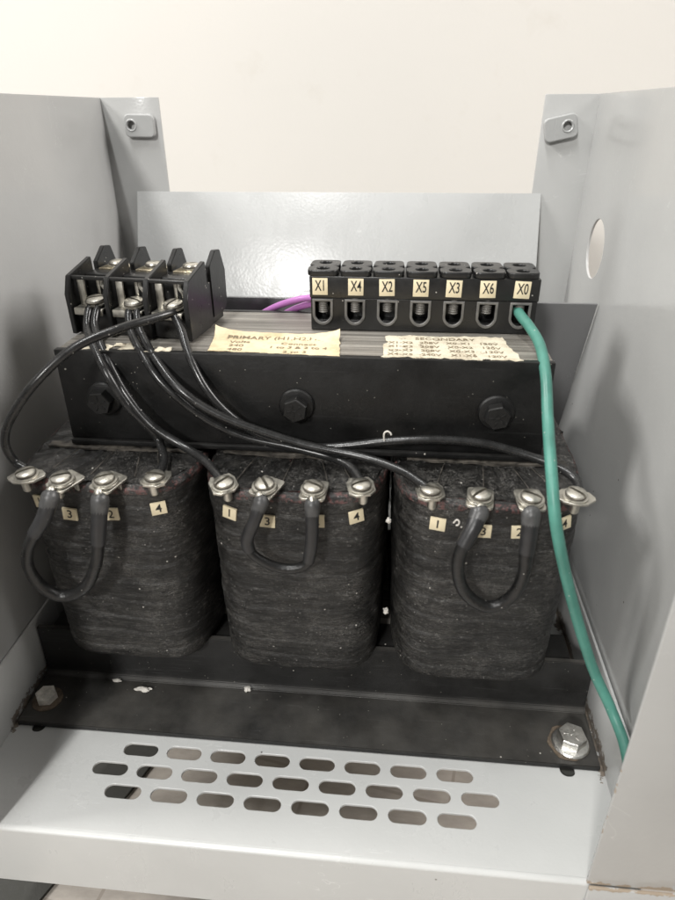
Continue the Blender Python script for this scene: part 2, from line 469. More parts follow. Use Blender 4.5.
# ------------------------------------------------------------------ setting
b = MB(); b.box(-2600, 430, -100, 2600, 460, 2600, 0)
tag(b.build("wall", M_wall, None, (0, 445, -100)), "plain off-white painted wall behind the open grey cabinet", "wall", kind="structure")
b = MB(); b.box(-2600, -2600, -130, 2600, 429, -100, 0)
tag(b.build("floor", M_floor, None, (0, 0, -100)), "tan tiled floor below the cabinet", "floor", kind="structure")
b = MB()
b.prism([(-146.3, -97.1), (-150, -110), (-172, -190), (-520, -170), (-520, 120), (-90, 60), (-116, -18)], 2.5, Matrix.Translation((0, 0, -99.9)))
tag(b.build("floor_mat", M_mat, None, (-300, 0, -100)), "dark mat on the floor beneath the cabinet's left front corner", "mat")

# ------------------------------------------------------------------ cabinet
CO = (0, 0, -45)
cab = thing("metal_cabinet", CO, "open grey enamelled steel cabinet with tall sides and a slotted floor pan around the transformer", "cabinet")
XL, XR, YF, YB = -160.5, 165.0, -114.0, 196.0
# floor pan with ventilation slots
loops = [[(XL, YF + 2.5), (XR, YF + 2.5), (XR, YB), (XL, YB)]]
def slot(cx, cy, L=18.8, H=7.3):
    return loop_round(cx - L / 2, cy - H / 2, cx + L / 2, cy + H / 2, H / 2 - 0.01, 7)
for i in range(8): loops.append(slot(-82.3 + i * 24.05, -65.9))
for i in range(9): loops.append(slot(-94.5 + i * 24.05, -78.1))
for i in range(8): loops.append(slot(-82.8 + i * 24.05, -90.2))
loops.append(loop_round(141.0, -61.0, 148.6, -51, 3.4)); loops.append(loop_round(-149, -60.0, -141.6, -51, 3.4))
b = MB()
b.mesh(plate_mesh(loops, 1.6, 0.35), Matrix.Translation((0, 0, -0.8)))
# folded front lip
arc = [(YF + 2.5 - 2.5 * math.sin(R(a)), -1.9 + 1.9 * math.cos(R(a))) for a in range(0, 91, 10)]
vs0 = []
prof = arc + [(YF, -44.7), (YF + 1.6, -44.7)] + [(YF + 2.5 - 0.9 * math.sin(R(a)), -1.9 + 0.3 * math.cos(R(a))) for a in range(90, -1, -10)]
b.prism([(p[0], p[1]) for p in prof], XR - XL, Matrix(((0, 0, 1, XL), (1, 0, 0, 0), (0, 1, 0, 0), (0, 0, 0, 1))))
# upturned sides
b.box(XL, YF + 3, 0.05, XL + 1.6, YB - 1, 41.7, 0.45)
b.box(XR - 1.6, YF + 3, 0.05, XR, YB - 1, 41.7, 0.45)
b.box(XL + 1.7, YB - 1.7, 0.05, XR - 1.7, YB - 0.1, 30, 0.3)
b.box(XL, YB, -44.7, XR, YB + 1.6, 20, 0.3)
b.build("floor_pan", M_pan, cab, CO)
# unseen legs under the pan, front pair set below its holes to darken them
for lx in (-142, 142.0):
    for ly in (-52, YB - 14):
        q = MB(); q.box(lx - 10, ly - 10, -100, lx + 10, ly + 10, -1.8, 0.6); q.build("foot", M_mat, cab, CO)
# side sheets: wall, rear return flange, front return flange
def side(sgn, hole):
    x = XL - 0.2 if sgn < 0 else XR + 0.2
    spl = 0.0 if sgn < 0 else 4.0
    ZT = 313.0
    b = MB()
    L = [[(YF + 0.2, 0.8), (YB - 0.3, 0.8), (YB - 0.3, ZT), (YF + 0.2, ZT + 3)]]
    if hole: L.append(loop_circle(143.0, 227.0, 17.8, 48))
    me = plate_mesh(L, 1.5, 0.3)
    # local x->y, local y->z, local z->x
    M = Matrix(((0, 0, 1, x + sgn * 0.75), (1, 0, 0, 0), (0, 1, 0, 0), (0, 0, 0, 1)))
    for v in me.vertices:
        v.co.z += spl * max(0, v.co.y) / ZT
    b.mesh(me, M)
    sh = lambda c: Vector((c.x + spl * max(0, c.z) / ZT, c.y, c.z))
    # rear flange
    if sgn < 0: x0, x1 = x - 1.4, -120.0
    else: x0, x1 = 131.5, x + 1.4
    b.box(x0, YB, 21, x1, YB + 1.5, ZT, 0.3, shear=sh)
    # front flange
    if sgn < 0: x0, x1 = x - 1.4, -137.0
    else: x0, x1 = 140.9, x + 34
    b.box(x0, YF - 0.6, 1.0, x1, YF + 0.9, ZT + 3, 0.5, shear=(lambda c: c))
    return b.build("side_panel", M_side, cab, CO)
side(-1, False)
sr = side(1, True)
b = MB(); b.box(142.0, YF - 1.9, -44.7, 199, YF - 0.4, 0.2, 0.4); b.build("corner_post", M_side, cab, CO)
# rear panel leaning back, baffle leaning forward, its shade painted in
b = MB()
th = math.atan2(17.0, 46.0)
Mp = Matrix.Translation((-1.5, 196.5, 253.3)) @ Matrix.Rotation(-th, 4, 'X')
b.box(-142.5, -0.8, -130, 142.5, 0.8, 0, 0.4, M=Mp)
b.build("rear_panel", M_back, cab, CO)
b = MB()
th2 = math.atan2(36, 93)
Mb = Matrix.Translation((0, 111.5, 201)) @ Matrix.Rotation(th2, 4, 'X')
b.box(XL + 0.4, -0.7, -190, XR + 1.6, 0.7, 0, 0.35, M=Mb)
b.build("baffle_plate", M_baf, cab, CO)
# lug tabs on the rear flanges
def tab(cx, cz, tilt, hx):
    b = MB()
    L = [loop_round(-10.4, -7.2, 10.4, 7.2, 3.2), loop_circle(hx, 0.2, 2.7, 24)]
    M = Matrix.Translation((cx, YB - 2.2, cz)) @ Matrix.Rotation(R(tilt), 4, 'Y') @ Matrix.Rotation(R(90), 4, 'X')
    b.mesh(plate_mesh(L, 4.0, 0.8), M)
    b.lathe([(2.7, 1.9), (3.4, 2.6), (4.2, 1.9)], M @ Matrix.Translation((hx, 0.2, 0)), 24)
    b.build("lug_tab", M_tab, cab, CO)
tab(-134.3, 295.8, 1, -5.6)
tab(147.3, 293.6, -12, 4.2)

# ------------------------------------------------------------------ transformer
TO = (0, 35, 2)
ZT = 202.7
tr = thing("transformer", TO, "black three-coil dry transformer with varnished windings bolted inside the grey cabinet", "transformer")
b = MB()
b.box(-119.5, 4.2, 156, 119.5, 72.5, ZT, 0.3)
for cx in (-93.5, 0, 93.5): b.box(cx - 25, 6, 40, cx + 25, 70, 155.8, 0.3)
b.box(-119.5, 4.2, 5.5, 119.5, 72.5, 39.8, 0.3)
b.build("core", M_lam, tr, TO)
b = MB()
b.box(-120, 0, 155.2, 120, 4, ZT + 0.5, 0.5)
b.box(-120, -2.0, 152.2, 120, 4.1, 155.0, 0.5)
b.build("clamp_plate", M_clamp, tr, TO)
b = MB(); b.box(-120, 72.7, 155.2, 120, 76.6, ZT + 0.2, 0.5); b.build("clamp_plate", M_clamp, tr, TO)
# angle bracket: foot flange and upright
def bracket(y0, y1, ys):
    b = MB()
    prof = [(y0, 0.3), (y1, 0.3), (y1, 38.3), (y1 - ys * 3.2, 38.3), (y1 - ys * 3.2, 7.5), (y1 - ys * 4.2, 5.0), (y1 - ys * 6.4, 3.5), (y0, 3.5)]
    b.prism(prof, 318.5, Matrix(((0, 0, 1, -157.2), (1, 0, 0, 0), (0, 1, 0, 0), (0, 0, 0, 1))))
    return b
bm_ = bracket(-57.0, -16.6, 1)
bmesh.ops.bevel(bm_.bm, geom=bm_.bm.edges[:], offset=0.4, segments=2, affect='EDGES')
bm_.build("foot_bracket", M_brk, tr, TO)
bm_ = bracket(134.0, 94.0, -1)
bm_.build("foot_bracket", M_brk, tr, TO)
b = MB(); b.box(-150, -16.2, 14, 150, 4, 36, 0.4); b.build("lower_clamp", M_clamp, tr, TO)

# hex bolts
def hexpts(af):
    r = af / math.sqrt(3)
    return [(r * math.cos(R(60 * i)), r * math.sin(R(60 * i))) for i in range(6)]
def hex_bolt(M, af, h, fl, flh, spin, marks=3):
    """hex head with chamfered crown, and its flange washer: two builders"""
    Ms = M @ Matrix.Rotation(R(spin), 4, 'Z')
    hb = MB()
    hb.prism(hexpts(af), h * 0.86, Ms @ Matrix.Translation((0, 0, flh)))
    top = [(x * 0.93, y * 0.93) for x, y in hexpts(af)]
    a = [hb.bm.verts.new(Ms @ Vector((x, y, flh + h * 0.861))) for x, y in hexpts(af)]
    c = [hb.bm.verts.new(Ms @ Vector((x, y, flh + h))) for x, y in top]
    for i in range(6): hb.bm.faces.new((a[i], a[(i + 1) % 6], c[(i + 1) % 6], c[i]))
    hb.bm.faces.new(c)
    for k in range(marks):
        hb.box(af * 0.16, -0.35, flh + h - 0.2, af * 0.36, 0.35, flh + h + 0.35, 0.1, M=Ms @ Matrix.Rotation(R(360 / marks * k + 20), 4, 'Z'))
    hb.box(-af * 0.10, -0.3, flh + h - 0.2, af * 0.10, 0.3, flh + h + 0.3, 0.1, M=Ms)
    wb = MB()
    wb.lathe([(0, 0), (fl, 0), (fl, flh * 0.45), (fl * 0.93, flh * 0.8), (fl * 0.7, flh), (0, flh)], M, 36)
    return hb, wb
for k, (x, z) in enumerate(((-98.2, 178.2), (-0.5, 177.9), (95.7, 177.8))):
    M = frame((x, -0.05, z), (0, -1, 0), (1, 0, 0))
    hb, wb = hex_bolt(M, 10.8, 5.4, 8.8, 2.4, (8, 22, 15)[k], 5)
    h = hb.build("clamp_bolt", M_bolt, tr, TO); wb.build("washer", M_bolt, h, TO)

# coils
HX, HB, YC, NEXP = 45.9, 77.0, 39.0, 4.6
def coil_y(dx):
    q = min(abs(dx) / HX, 0.9999)
    return YC - HB * (1 - q ** NEXP) ** (1 / NEXP)
def coil_plan(t):
    c, s_ = math.cos(t), math.sin(t)
    return (HX * math.copysign(abs(c) ** (2 / NEXP), c), HB * math.copysign(abs(s_) ** (2 / NEXP), s_))
def make_coil(cx, seed):
    bm = bmesh.new()
    NP, Z0, Z1 = 200, 34.8, 150.0
    NZ = 150
    # even spacing round the plan
    raw = [coil_plan(2 * math.pi * i / 4000) for i in range(4001)]
    acc = [0]
    for a, c in zip(raw, raw[1:]): acc.append(acc[-1] + math.hypot(a[0] - c[0], a[1] - c[1]))
    plan = []; j = 0
    for i in range(NP):
        t = acc[-1] * i / NP
        while acc[j + 1] < t: j += 1
        plan.append(raw[j])
    def normal(i):
        a, c = plan[i - 1], plan[(i + 1) % NP]
        n = Vector((c[1] - a[1], a[0] - c[0], 0)); return n.normalized()
    nrm = [normal(i) for i in range(NP)]
    off = Vector((seed * 37.1, seed * 11.3, seed * 5.7))
    rings = []
    for k in range(NZ + 1):
        f = k / NZ
        z = Z0 + (Z1 - Z0) * f
        ins = 0.0
        d = z - Z0
        if d < 5: ins += 5 - math.sqrt(max(0, 25 - (5 - d) ** 2))
        d = Z1 - z
        if d < 3: ins += 3 - math.sqrt(max(0, 9 - (3 - d) ** 2))
        ins += 2.2 * (1 - f) ** 1.3                     # a touch slimmer at the foot
        ring = []
        for i in range(NP):
            x, y = plan[i]
            p = Vector((x, y, z))
            lap = ((z + 0.035 * x + 2.2 * noise.noise(Vector((x * 0.03, y * 0.03, z * 0.05)) + off)) / 11.5) % 1.0
            dd = -ins + 0.6 * (lap if lap < 0.9 else (1 - lap) * 9)
            dd += 0.9 * noise.noise(Vector((x * 0.035, y * 0.035, z * 0.045)) + off)
            dd += 0.5 * noise.noise(Vector((x * 0.07, y * 0.07, z * 0.30 + 0.02 * x)) + off)
            wv = noise.noise(Vector((x * 0.10, y * 0.10, z * 0.85 - 0.06 * x)) + off * 1.7)
            dd -= 0.55 * max(0.0, 0.22 - abs(wv)) / 0.22 * max(0, noise.noise(Vector((x * 0.04, y * 0.04, z * 0.06)) - off) + 0.35)
            dd += 0.22 * noise.noise(Vector((x * 0.4, y * 0.4, z * 0.9)) + off)
            q = p + nrm[i] * dd
            q.z += 0.8 * noise.noise(Vector((x * 0.06, y * 0.06, 3.3)) + off) * f
            ring.append(bm.verts.new(q + Vector((cx, YC, 0))))
        rings.append(ring)
    for a, c in zip(rings, rings[1:]):
        for i in range(NP): bm.faces.new((a[i], a[(i + 1) % NP], c[(i + 1) % NP], c[i]))
    # crown: folded paper ends, slightly dished, with radial creases
    prev = rings[-1]
    for m in range(1, 15):
        sc = 1 - m * 0.05
        ring = []
        for i in range(NP):
            x, y = plan[i]
            v = Vector((x * sc, y * (1 - m * 0.035), 0))
            zz = Z1 + 0.35 * m ** 0.5 - 0.25 * m * 0.3
            zz += 1.0 * noise.noise(Vector((v.x * 0.11, v.y * 0.11, 9.1)) + off) + 0.5 * noise.noise(Vector((v.x * 0.45, v.y * 0.25, 2.1)) + off)
            ang = math.atan2(y, x)
            fold = (ang * 5.3 + 0.6 * noise.noise(Vector((ang * 3, 0.1, 0)) + off)) % 1.0
            zz += (0.9 * fold - 0.45)
            ring.append(bm.verts.new(v + Vector((cx, YC, zz))))
        for i in range(NP): bm.faces.new((prev[i], prev[(i + 1) % NP], ring[(i + 1) % NP], ring[i]))
        prev = ring
    bm.faces.new(prev)
    bm.faces.new(rings[0][::-1])
    b = MB(); b.bm.free(); b.bm = bm
    return b.build("coil", M_coil, tr, TO, 60)

def terminal(parent, x, y, shape, spin, tilt, jumper):
    """tinned plate with a slotted screw; drawn flat on the coil rim"""
    M = Matrix.Translation((x, y, 152.4)) @ Matrix.Rotation(R(tilt), 4, 'X') @ Matrix.Rotation(R(spin), 4, 'Z')
    b = MB()
    if shape == 'leaf':
        L = [(-9.0, -0.6), (-8.2, -2.2), (-5, -5.0), (0, -6.0), (5, -4.8), (8.8, -0.6), (8.6, 1.4), (6, 4.4), (0, 5.8), (-6, 4.4)]
    elif shape == 'kite':
        L = [(-6.2, -3.6), (-3.2, -6.0), (3.2, -5.8), (6.3, -3.0), (6.5, 4.2), (4.8, 7.8), (-4.2, 8.2), (-6.3, 4.6)]
    else:
        L = loop_round(-6.0, -5.8, 6.0, 9.0, 1.8, 3)
    b.mesh(plate_mesh([L], 1.3, 0.25), M)
    b.box(-4.4, 4, -5.5, 4.4, 5.1, 0.2, 0.2, M=M)
    b.lathe([(0, -3.8), (2.0, -3.8), (2.6, -3.2), (3.4, -2.8), (3.6, -0.8), (0, -0.8)], M, 6)
    b.lathe([(0, -6.2), (1.5, -6.0), (2.1, -5.2), (2.2, -0.6), (0, -0.6)], M @ Matrix.Translation((0.3, -3.3, 0)), 16)
    o = b.build("terminal_lug", M_tin, parent, TO)
    zt = 2.1 if jumper else 0.7
    b = MB()
    b.lathe([(0, zt), (5.6, zt), (5.7, zt + 0.7), (5.2, zt + 0.8), (0, zt + 0.8)], M, 28, 0)
    zz = zt + 0.75
    sp = random.uniform(-50, 60)
    Mh = M @ Matrix.Rotation(R(sp), 4, 'Z')
    b.lathe([(4.6, zz), (4.75, zz + 0.9), (0, zz + 0.9)], Mh, 28, 1)
    for s0 in (0, 1):                                     # two half domes leave the driver slot open
        pr = [(4.7, 0), (4.5, 0.7), (3.6, 1.25), (2.2, 1.55)]
        Mq = Mh @ Matrix.Rotation(math.pi * s0, 4, 'Z')
        ringv = []
        off = 0.7
        for r, h in pr:
            a = math.asin(off / r)
            ringv.append([b.bm.verts.new(Mq @ Vector((r * math.cos(a + (math.pi - 2 * a) * i / 14), r * math.sin(a + (math.pi - 2 * a) * i / 14), zz + 0.9 + h))) for i in range(15)])
        for p, q in zip(ringv, ringv[1:]):
            for i in range(14): b.bm.faces.new((p[i], p[i + 1], q[i + 1], q[i]))
            b.bm.faces.new((p[14], p[0], q[0], q[14]))
        b.bm.faces.new(ringv[-1])
    b.build("terminal_screw", [M_tin, M_slot], parent, TO)

def number_label(parent, cx, x, z, txt, roll, wd=7.2, ht=6.6):
    e = 0.6
    y0 = coil_y(x - cx)
    t = Vector((2 * e, coil_y(x - cx + e) - coil_y(x - cx - e), 0)).normalized()
    n = Vector((t.y, -t.x, 0)).normalized()
    if n.y > 0: n = -n
    M = frame(Vector((x, y0, z)) + n * 1.25, n, (n.cross(Vector((0, 0, -1)))))
    M = M @ Matrix.Rotation(R(roll), 4, 'Z')
    b = MB()
    b.box(-wd / 2, -ht / 2, -0.9, wd / 2, ht / 2, 0.15, 0.05, M=M)
    b.mesh(text_mesh(txt, 6.2), M @ Matrix.Translation((0, 0, 0.2)), 1)
    b.build("number_label", [M_cream, M_ink], parent, TO)

T = [[(-126.0, -36.5), (-105.9, -41.2), (-85.2, -40.4), (-63.7, -34.5)],
     [(-29.9, -37), (-10.4, -38.6), (12.1, -39.3), (33.5, -33.8)],
     [(65.0, -35.3), (86.7, -39.6), (108.7, -39.4), (129.3, -33.2)]]
SH = [['leaf', 'sq', 'sq', 'kite'], ['kite', 'sq', 'sq', 'kite'], ['kite', 'sq', 'sq', 'leaf']]
SP = [[8, -28, -22, -6], [30, -22, -4, 14], [8, -8, 4, -10]]
NL = [[(-122.0, 138.8, '1', 8), (-107.3, 133.6, '3', -4), (-86.4, 134.8, '2', 2), (-63.7, 137.8, '4', 3)],
      [(-28.2, 137.6, '1', -8), (-10.1, 135.2, '3', -3), (13.2, 136.6, '2', 0), (31.1, 138.2, '4', 6)],
      [(69.3, 137.7, '1', -3), (89.9, 135.6, '3', 0), (106.0, 136.1, '2', 4), (125.6, 139.5, '4', 8)]]
random.seed(5)
for ci, cx in enumerate((-93.5, 0.0, 93.5)):
    co = make_coil(cx, ci + 1)
    for k in range(4):
        x, y = T[ci][k]
        terminal(co, x, y, SH[ci][k], SP[ci][k], random.uniform(2, 8), k in (1, 2))
        nx, nz, tx, rl = NL[ci][k]
        number_label(co, cx, nx, nz, tx, rl)
    # pale paper edge folded over between winding and clamp
    b = MB()
    nseg = 40
    x0, x1 = cx - 39, cx + 39
    prevv = None
    for i in range(nseg + 1):
        x = x0 + (x1 - x0) * i / nseg
        y = -3.4 - 1.8 * noise.noise(Vector((x * 0.06, ci * 7.7, 0))) - 2.0 * math.sin(math.pi * i / nseg) * (0.5 + 0.5 * noise.noise(Vector((x * 0.02, 4.4, ci))))
        z = 151.6 + 0.7 * noise.noise(Vector((x * 0.12, ci * 3.1, 5)))
        q = [b.bm.verts.new((x, 2, 151.6)), b.bm.verts.new((x, y, z)), b.bm.verts.new((x, y, z - 1.0)), b.bm.verts.new((x, 2, 150.4))]
        if prevv:
            for a in range(4): b.bm.faces.new((prevv[a], prevv[(a + 1) % 4], q[(a + 1) % 4], q[a]))
        prevv = q
    b.build("insulation_sheet", M_flap, co, TO)
    # loose winding lead stubs lying on the crown
    b = MB()
    for (fx, dx) in ((-26, 5), (-4, 2), (18, -6), (30, -9)):
        b.tube([(cx + fx, -30, 151.2), (cx + fx + dx * 0.5, -18, 151.6), (cx + fx + dx, -6, 151.4)], 0.22, 6, 0, 4)
    b.build("lead_stub", M_flap, co, TO)

# printed paper labels on the laminations
def paper(name, pts_front, pts_back, curl, matl, lines, seed, rag=0.8, nx=36, ny=10):
    b = MB()
    (ax0, ay0), (ax1, ay1) = pts_front
    (bx0, by0), (bx1, by1) = pts_back
    def P(u, v):
        x = (ax0 * (1 - u) + ax1 * u) * (1 - v) + (bx0 * (1 - u) + bx1 * u) * v
        y = (ay0 * (1 - u) + ay1 * u) * (1 - v) + (by0 * (1 - u) + by1 * u) * v
        ed = min(u, 1 - u, v, 1 - v)
        if ed < 0.02:
            x += rag * noise.noise(Vector((x * 0.4, y * 0.4, seed))); y += rag * noise.noise(Vector((x * 0.35, y * 0.4, seed + 9)))
        z = ZT + 0.45 + 0.25 * noise.noise(Vector((x * 0.15, y * 0.2, seed)))
        cv = max(0, v - 0.72) / 0.28
        z += curl(u) * cv ** 1.6
        return Vector((x, y, z))
    for off, flip in ((0.12, 0), (-0.12, 1)):
        gr = [[b.bm.verts.new(P(i / nx, j / ny) + Vector((0, 0, off))) for i in range(nx + 1)] for j in range(ny + 1)]
        for j in range(ny):
            for i in range(nx): b.bm.faces.new((gr[j][i], gr[j][i + 1], gr[j + 1][i + 1], gr[j + 1][i]))
    for (u, v, txt, size, sx, mi) in lines:
        me = text_mesh(txt, size, sx)
        c = P(u, v)
        for q in me.vertices:
            xx = c.x + q.co.x; yy = c.y + q.co.y
            uu = u + q.co.x / max(1, (ax1 - ax0)); vv = min(0.99, max(0.01, v + q.co.y / max(1, by0 - ay0)))
            cv = max(0, vv - 0.72) / 0.28
            q.co = Vector((xx, yy, ZT + 0.45 + 0.25 * noise.noise(Vector((xx * 0.15, yy * 0.2, seed))) + curl(uu) * cv ** 1.6 + 0.30))
        b.mesh(me, I4, mi)
    return b.build(name, [matl, M_ink, M_paleink], tr, TO)
paper("paper_label", ((-44.0, 4.6), (20.6, 1.2)), ((-46.5, 30.0), (18.2, 28.0)), lambda u: 1.6 + 3.4 * (abs(u - 0.5) * 2) ** 4, M_paper,
      [(0.5, 0.80, "PRIMARY (H1,H2,H3)", 4.3, 1.3, 2), (0.22, 0.55, "Volts", 4.4, 1.15, 2), (0.68, 0.55, "Connect", 4.4, 1.15, 2),
       (0.20, 0.34, "240", 4.4, 1.15, 2), (0.68, 0.34, "1 to 3 & 2 to 4", 4.4, 1.08, 2), (0.20, 0.11, "480", 4.4, 1.15, 2), (0.66, 0.11, "2 to 3", 4.4, 1.1, 2)], 3.0)
rows = [(0.5, 0.86, "SECONDARY", 4.6, 1.1, 2)]
for j, (l, lv, r_, rv) in enumerate((("X1-X2", "208V", "X0-X1", "120V"), ("X1-X3", "208V", "X0-X2", "120V"), ("X2-X3", "208V", "X0-X3", "120V"), ("X4-X5", "240V", "X1-X6", "120V"))):
    v = 0.68 - j * 0.18
    for u, t in ((0.13, l), (0.36, lv), (0.60, r_), (0.84, rv)): rows.append((u, v, t, 4.0, 1.12, 2))
paper("paper_label", ((40.5, 2.0), (105.0, 1.6)), ((41.5, 33.0), (100.0, 34.5)), lambda u: 0.3, M_paper2, rows, 8.0, 2.2)
random.seed(3)
for (x, y, wd, dp) in ((-99, 5, 13, 7), (-80, 5, 17, 6), (-66, 4, 9, 5), (-88, 9, 8, 4)):
    paper("paper_scrap", ((x - wd / 2, y - dp / 2), (x + wd / 2, y - dp / 2 - 0.6)), ((x - wd / 2.4, y + dp / 2), (x + wd / 2.2, y + dp / 2 - 1)), lambda u: 0.5, M_paper2, [], x, 2.0, 12, 6)

# mounting bolts through the bracket foot
for (x, y, m1, m2, sp, lab) in ((-147.1, -41.1, M_dullzinc, M_dirt, 10, "dull grimy hex bolt at the left end of the black foot bracket"),
                                (148.5, -44.0, M_zinc, M_zinc, 40, "bright zinc hex bolt with washer at the right end of the black foot bracket")):
    t = thing("mounting_bolt", (x, y, 3.5), lab, "bolt", "bolts holding the bracket to the pan")
    big = x > 0
    hb, wb = hex_bolt(Matrix.Translation((x, y, 3.55)), 13.2 if big else 10.5, 5.6 if big else 4.5, 10.0 if big else 8.6, 2.6 if big else 1.2, sp, 3)
    hb.build("bolt_head", m1, t, (x, y, 3.5)); wb.build("washer", m1 if big else M_dirt, t, (x, y, 3.5))
    if big:
        q = MB(); pts = []
        for i in range(26):
            a = 2 * math.pi * i / 26
            r = 10.4 + 2.4 * noise.noise(Vector((math.cos(a) * 1.6, math.sin(a) * 1.6, 2.0)))
            pts.append((x - 1.2 + r * math.cos(a), y + r * math.sin(a)))
        q.prism(pts, 0.5, Matrix.Translation((0, 0, 3.52))); q.build("dirt_ring", M_dirt, t, (x, y, 3.5))

# ------------------------------------------------------------------ three pole terminal block (left)
BO = Vector((-121.0, 24.0, ZT + 0.6))
tb = thing("terminal_block", BO, "black three-pole barrier terminal block with tall fins, on the left of the core top", "terminal block")
MB_ = Matrix.Translation(BO) @ Matrix.Rotation(R(-7.0), 4, 'Z')
def yz(pts, x, wdt):        # profile in local (y, z) swept along x
    return [(p[0], p[1]) for p in pts], wdt, MB_ @ Matrix(((0, 0, 1, x), (1, 0, 0, 0), (0, 1, 0, 0), (0, 0, 0, 1)))
PITCH = 21.4
b = MB()
b.box(1.2, 3.5, 0, 65.4, 46, 11.0, 0.5, M=MB_)
b.box(1.2, 16.5, 11.1, 65.4, 33, 27.5, 0.5, M=MB_)
b.box(1.2, 3.6, 27.6, 65.2, 6.0, 29.4, 0.4, M=MB_)
b.build("body", M_plast, tb, BO)
for i in range(4):
    q = MB()
    pf = [(0, 0.2), (-0.6, 21.0), (3.2, 29.6), (24.5, 34.8), (24.5, 26), (24.5, 0.2)]
    pts, h, M = yz(pf, i * PITCH - 0.2, 2.7)
    q.prism(pts, h, M)
    pf = [(30, 4), (29.4, 31.0), (38.5, 37.6), (45.0, 36.8), (50, 25.5), (49.5, 8), (46, 4)]
    pts, h, M = yz(pf, i * PITCH - 0.1, 2.7)
    q.prism(pts, h, M)
    pf = [(24.6, 0.2), (24.6, 23.5), (29.9, 23.5), (29.9, 0.2)]
    pts, h, M = yz(pf, i * PITCH + 0.2, 1.8)
    q.prism(pts, h, M)
    bmesh.ops.bevel(q.bm, geom=q.bm.edges[:], offset=0.35, segments=2, affect='EDGES')
    q.build("barrier_fin", M_plast, tb, BO)
def pan_screw(b, M, r, h, slot=0.6, n=24):
    b.lathe([(r * 1.02, 0), (r * 1.05, h * 0.35), (0, h * 0.35)], M, n, 1)
    for s0 in (0, 1):
        Mq = M @ Matrix.Rotation(math.pi * s0, 4, 'Z'); ringv = []
        for rr, hh in ((r, 0.3), (r * 0.93, 0.7), (r * 0.7, 0.93), (r * 0.45, 1.0)):
            a = math.asin(slot / rr)
            ringv.append([b.bm.verts.new(Mq @ Vector((rr * math.cos(a + (math.pi - 2 * a) * i / 12), rr * math.sin(a + (math.pi - 2 * a) * i / 12), h * hh))) for i in range(13)])
        for p, q in zip(ringv, ringv[1:]):
            for i in range(12): b.bm.faces.new((p[i], p[i + 1], q[i + 1], q[i]))
            b.bm.faces.new((p[12], p[0], q[0], q[12]))
        b.bm.faces.new(ringv[-1])
for i in range(3):
    x0 = i * PITCH + 2.3; xc = x0 + 12.2
    q = MB()
    q.box(x0 + 1.5, -0.5, 13.0, x0 + 17.6, 15, 14.3, 0.2, M=MB_)            # contact plate
    q.box(x0 + 1.6, -0.9, 10.8, x0 + 17.4, 0.2, 13.9, 0.2, M=MB_)           # turned-down front lip
    q.box(x0 + 2.4, 4.5, 14.2, x0 + 6.4, 5.9, 27.5, 0.5, M=MB_)             # upright tongue
    q.box(x0 + 9.6, 10.2, 14.2, x0 + 11.6, 11.4, 27.2, 0.5, M=MB_)
    q.tube([MB_ @ Vector((x0 + 13.0, 10.6, 27.0)), MB_ @ Vector((x0 + 13.2, 9.6, 24.0)), MB_ @ Vector((x0 + 15.0, 9.2, 21.5)), MB_ @ Vector((x0 + 15.2, 9.6, 17.0))], 0.9, 8, 0, 5)
    q.box(x0 + 16.0, 11.0, 14.2, x0 + 17.8, 12.2, 27.0, 0.4, M=MB_)
    q.build("contact_plate", M_tin, tb, BO)
    q = MB()
    M = MB_ @ Matrix.Translation((xc - 0.8, 4.6, 16.6)) @ Matrix.Rotation(R(10), 4, 'X') @ Matrix.Rotation(R((30, -20, 70)[i]), 4, 'Z')
    q.lathe([(0, -2.4), (2.4, -2.4), (2.4, -0.6), (6.0, -0.6), (6.2, 0.2), (0, 0.2)], M, 26)
    pan_screw(q, M @ Matrix.Translation((0, 0, 0.2)), 5.0, 2.5)
    q.build("clamp_screw", [M_tin, M_slot], tb, BO)
    q = MB()
    q.box(x0 + 2.0, 27.0, 27.0, x0 + 17.2, 40, 28.4, 0.3, M=MB_)
    q.build("rear_plate", M_brass, tb, BO)
    q = MB()
    M = MB_ @ Matrix.Translation((x0 + 9.4, 34.0, 28.5)) @ Matrix.Rotation(R(20 * i + 10), 4, 'Z')
    q.lathe([(0, 0), (5.2, 0), (5.2, 0.8), (0, 0.8)], M, 24)
    pan_screw(q, M @ Matrix.Translation((0, 0, 0.8)), 4.4, 2.2)
    q.build("rear_screw", [M_tin, M_slot], tb, BO)

# ------------------------------------------------------------------ seven pole terminal strip (right)
XO = Vector((1.8, 42.0, ZT + 0.5))
ts = thing("terminal_strip", XO, "long black seven-pole terminal strip with cream markers X1 to X0 on the core top", "terminal strip")
CX = [8.1, 24.8, 41.5, 58.4, 75.2, 92.0, 108.5]
LX = [6.9, 25.2, 41.0, 58.1, 74.6, 91.4, 108.2]
X0, X1 = 1.8, 116.6
# lower front wall with U shaped openings
def ushape(cx, w_, zt_, zb_, c):
    return [(cx - w_, zt_), (cx - w_, zb_ + c), (cx - w_ + c * 1.1, zb_), (cx + w_ - c * 1.1, zb_), (cx + w_, zb_ + c), (cx + w_, zt_)]
def rcage(cx, w_, zt_, zb_):
    return [(cx - w_, zt_), (cx - w_, zb_ + w_ * 0.95)] + [(cx - w_ * math.cos(R(a)), zb_ + w_ * 0.95 - w_ * 0.95 * math.sin(R(a)) ** 1.3) for a in range(15, 180, 15)] + [(cx + w_, zb_ + w_ * 0.95), (cx + w_, zt_)]
b = MB()
L = [[(X0, ZT + 0.5), (X1, ZT + 0.5), (X1, 219.9), (X0, 219.9)]] + [rcage(c, 4.4, 218.9, 207.0) for c in CX]
Mx = Matrix(((1, 0, 0, 0), (0, 0, 1, 43.2), (0, 1, 0, 0), (0, 0, 0, 1)))
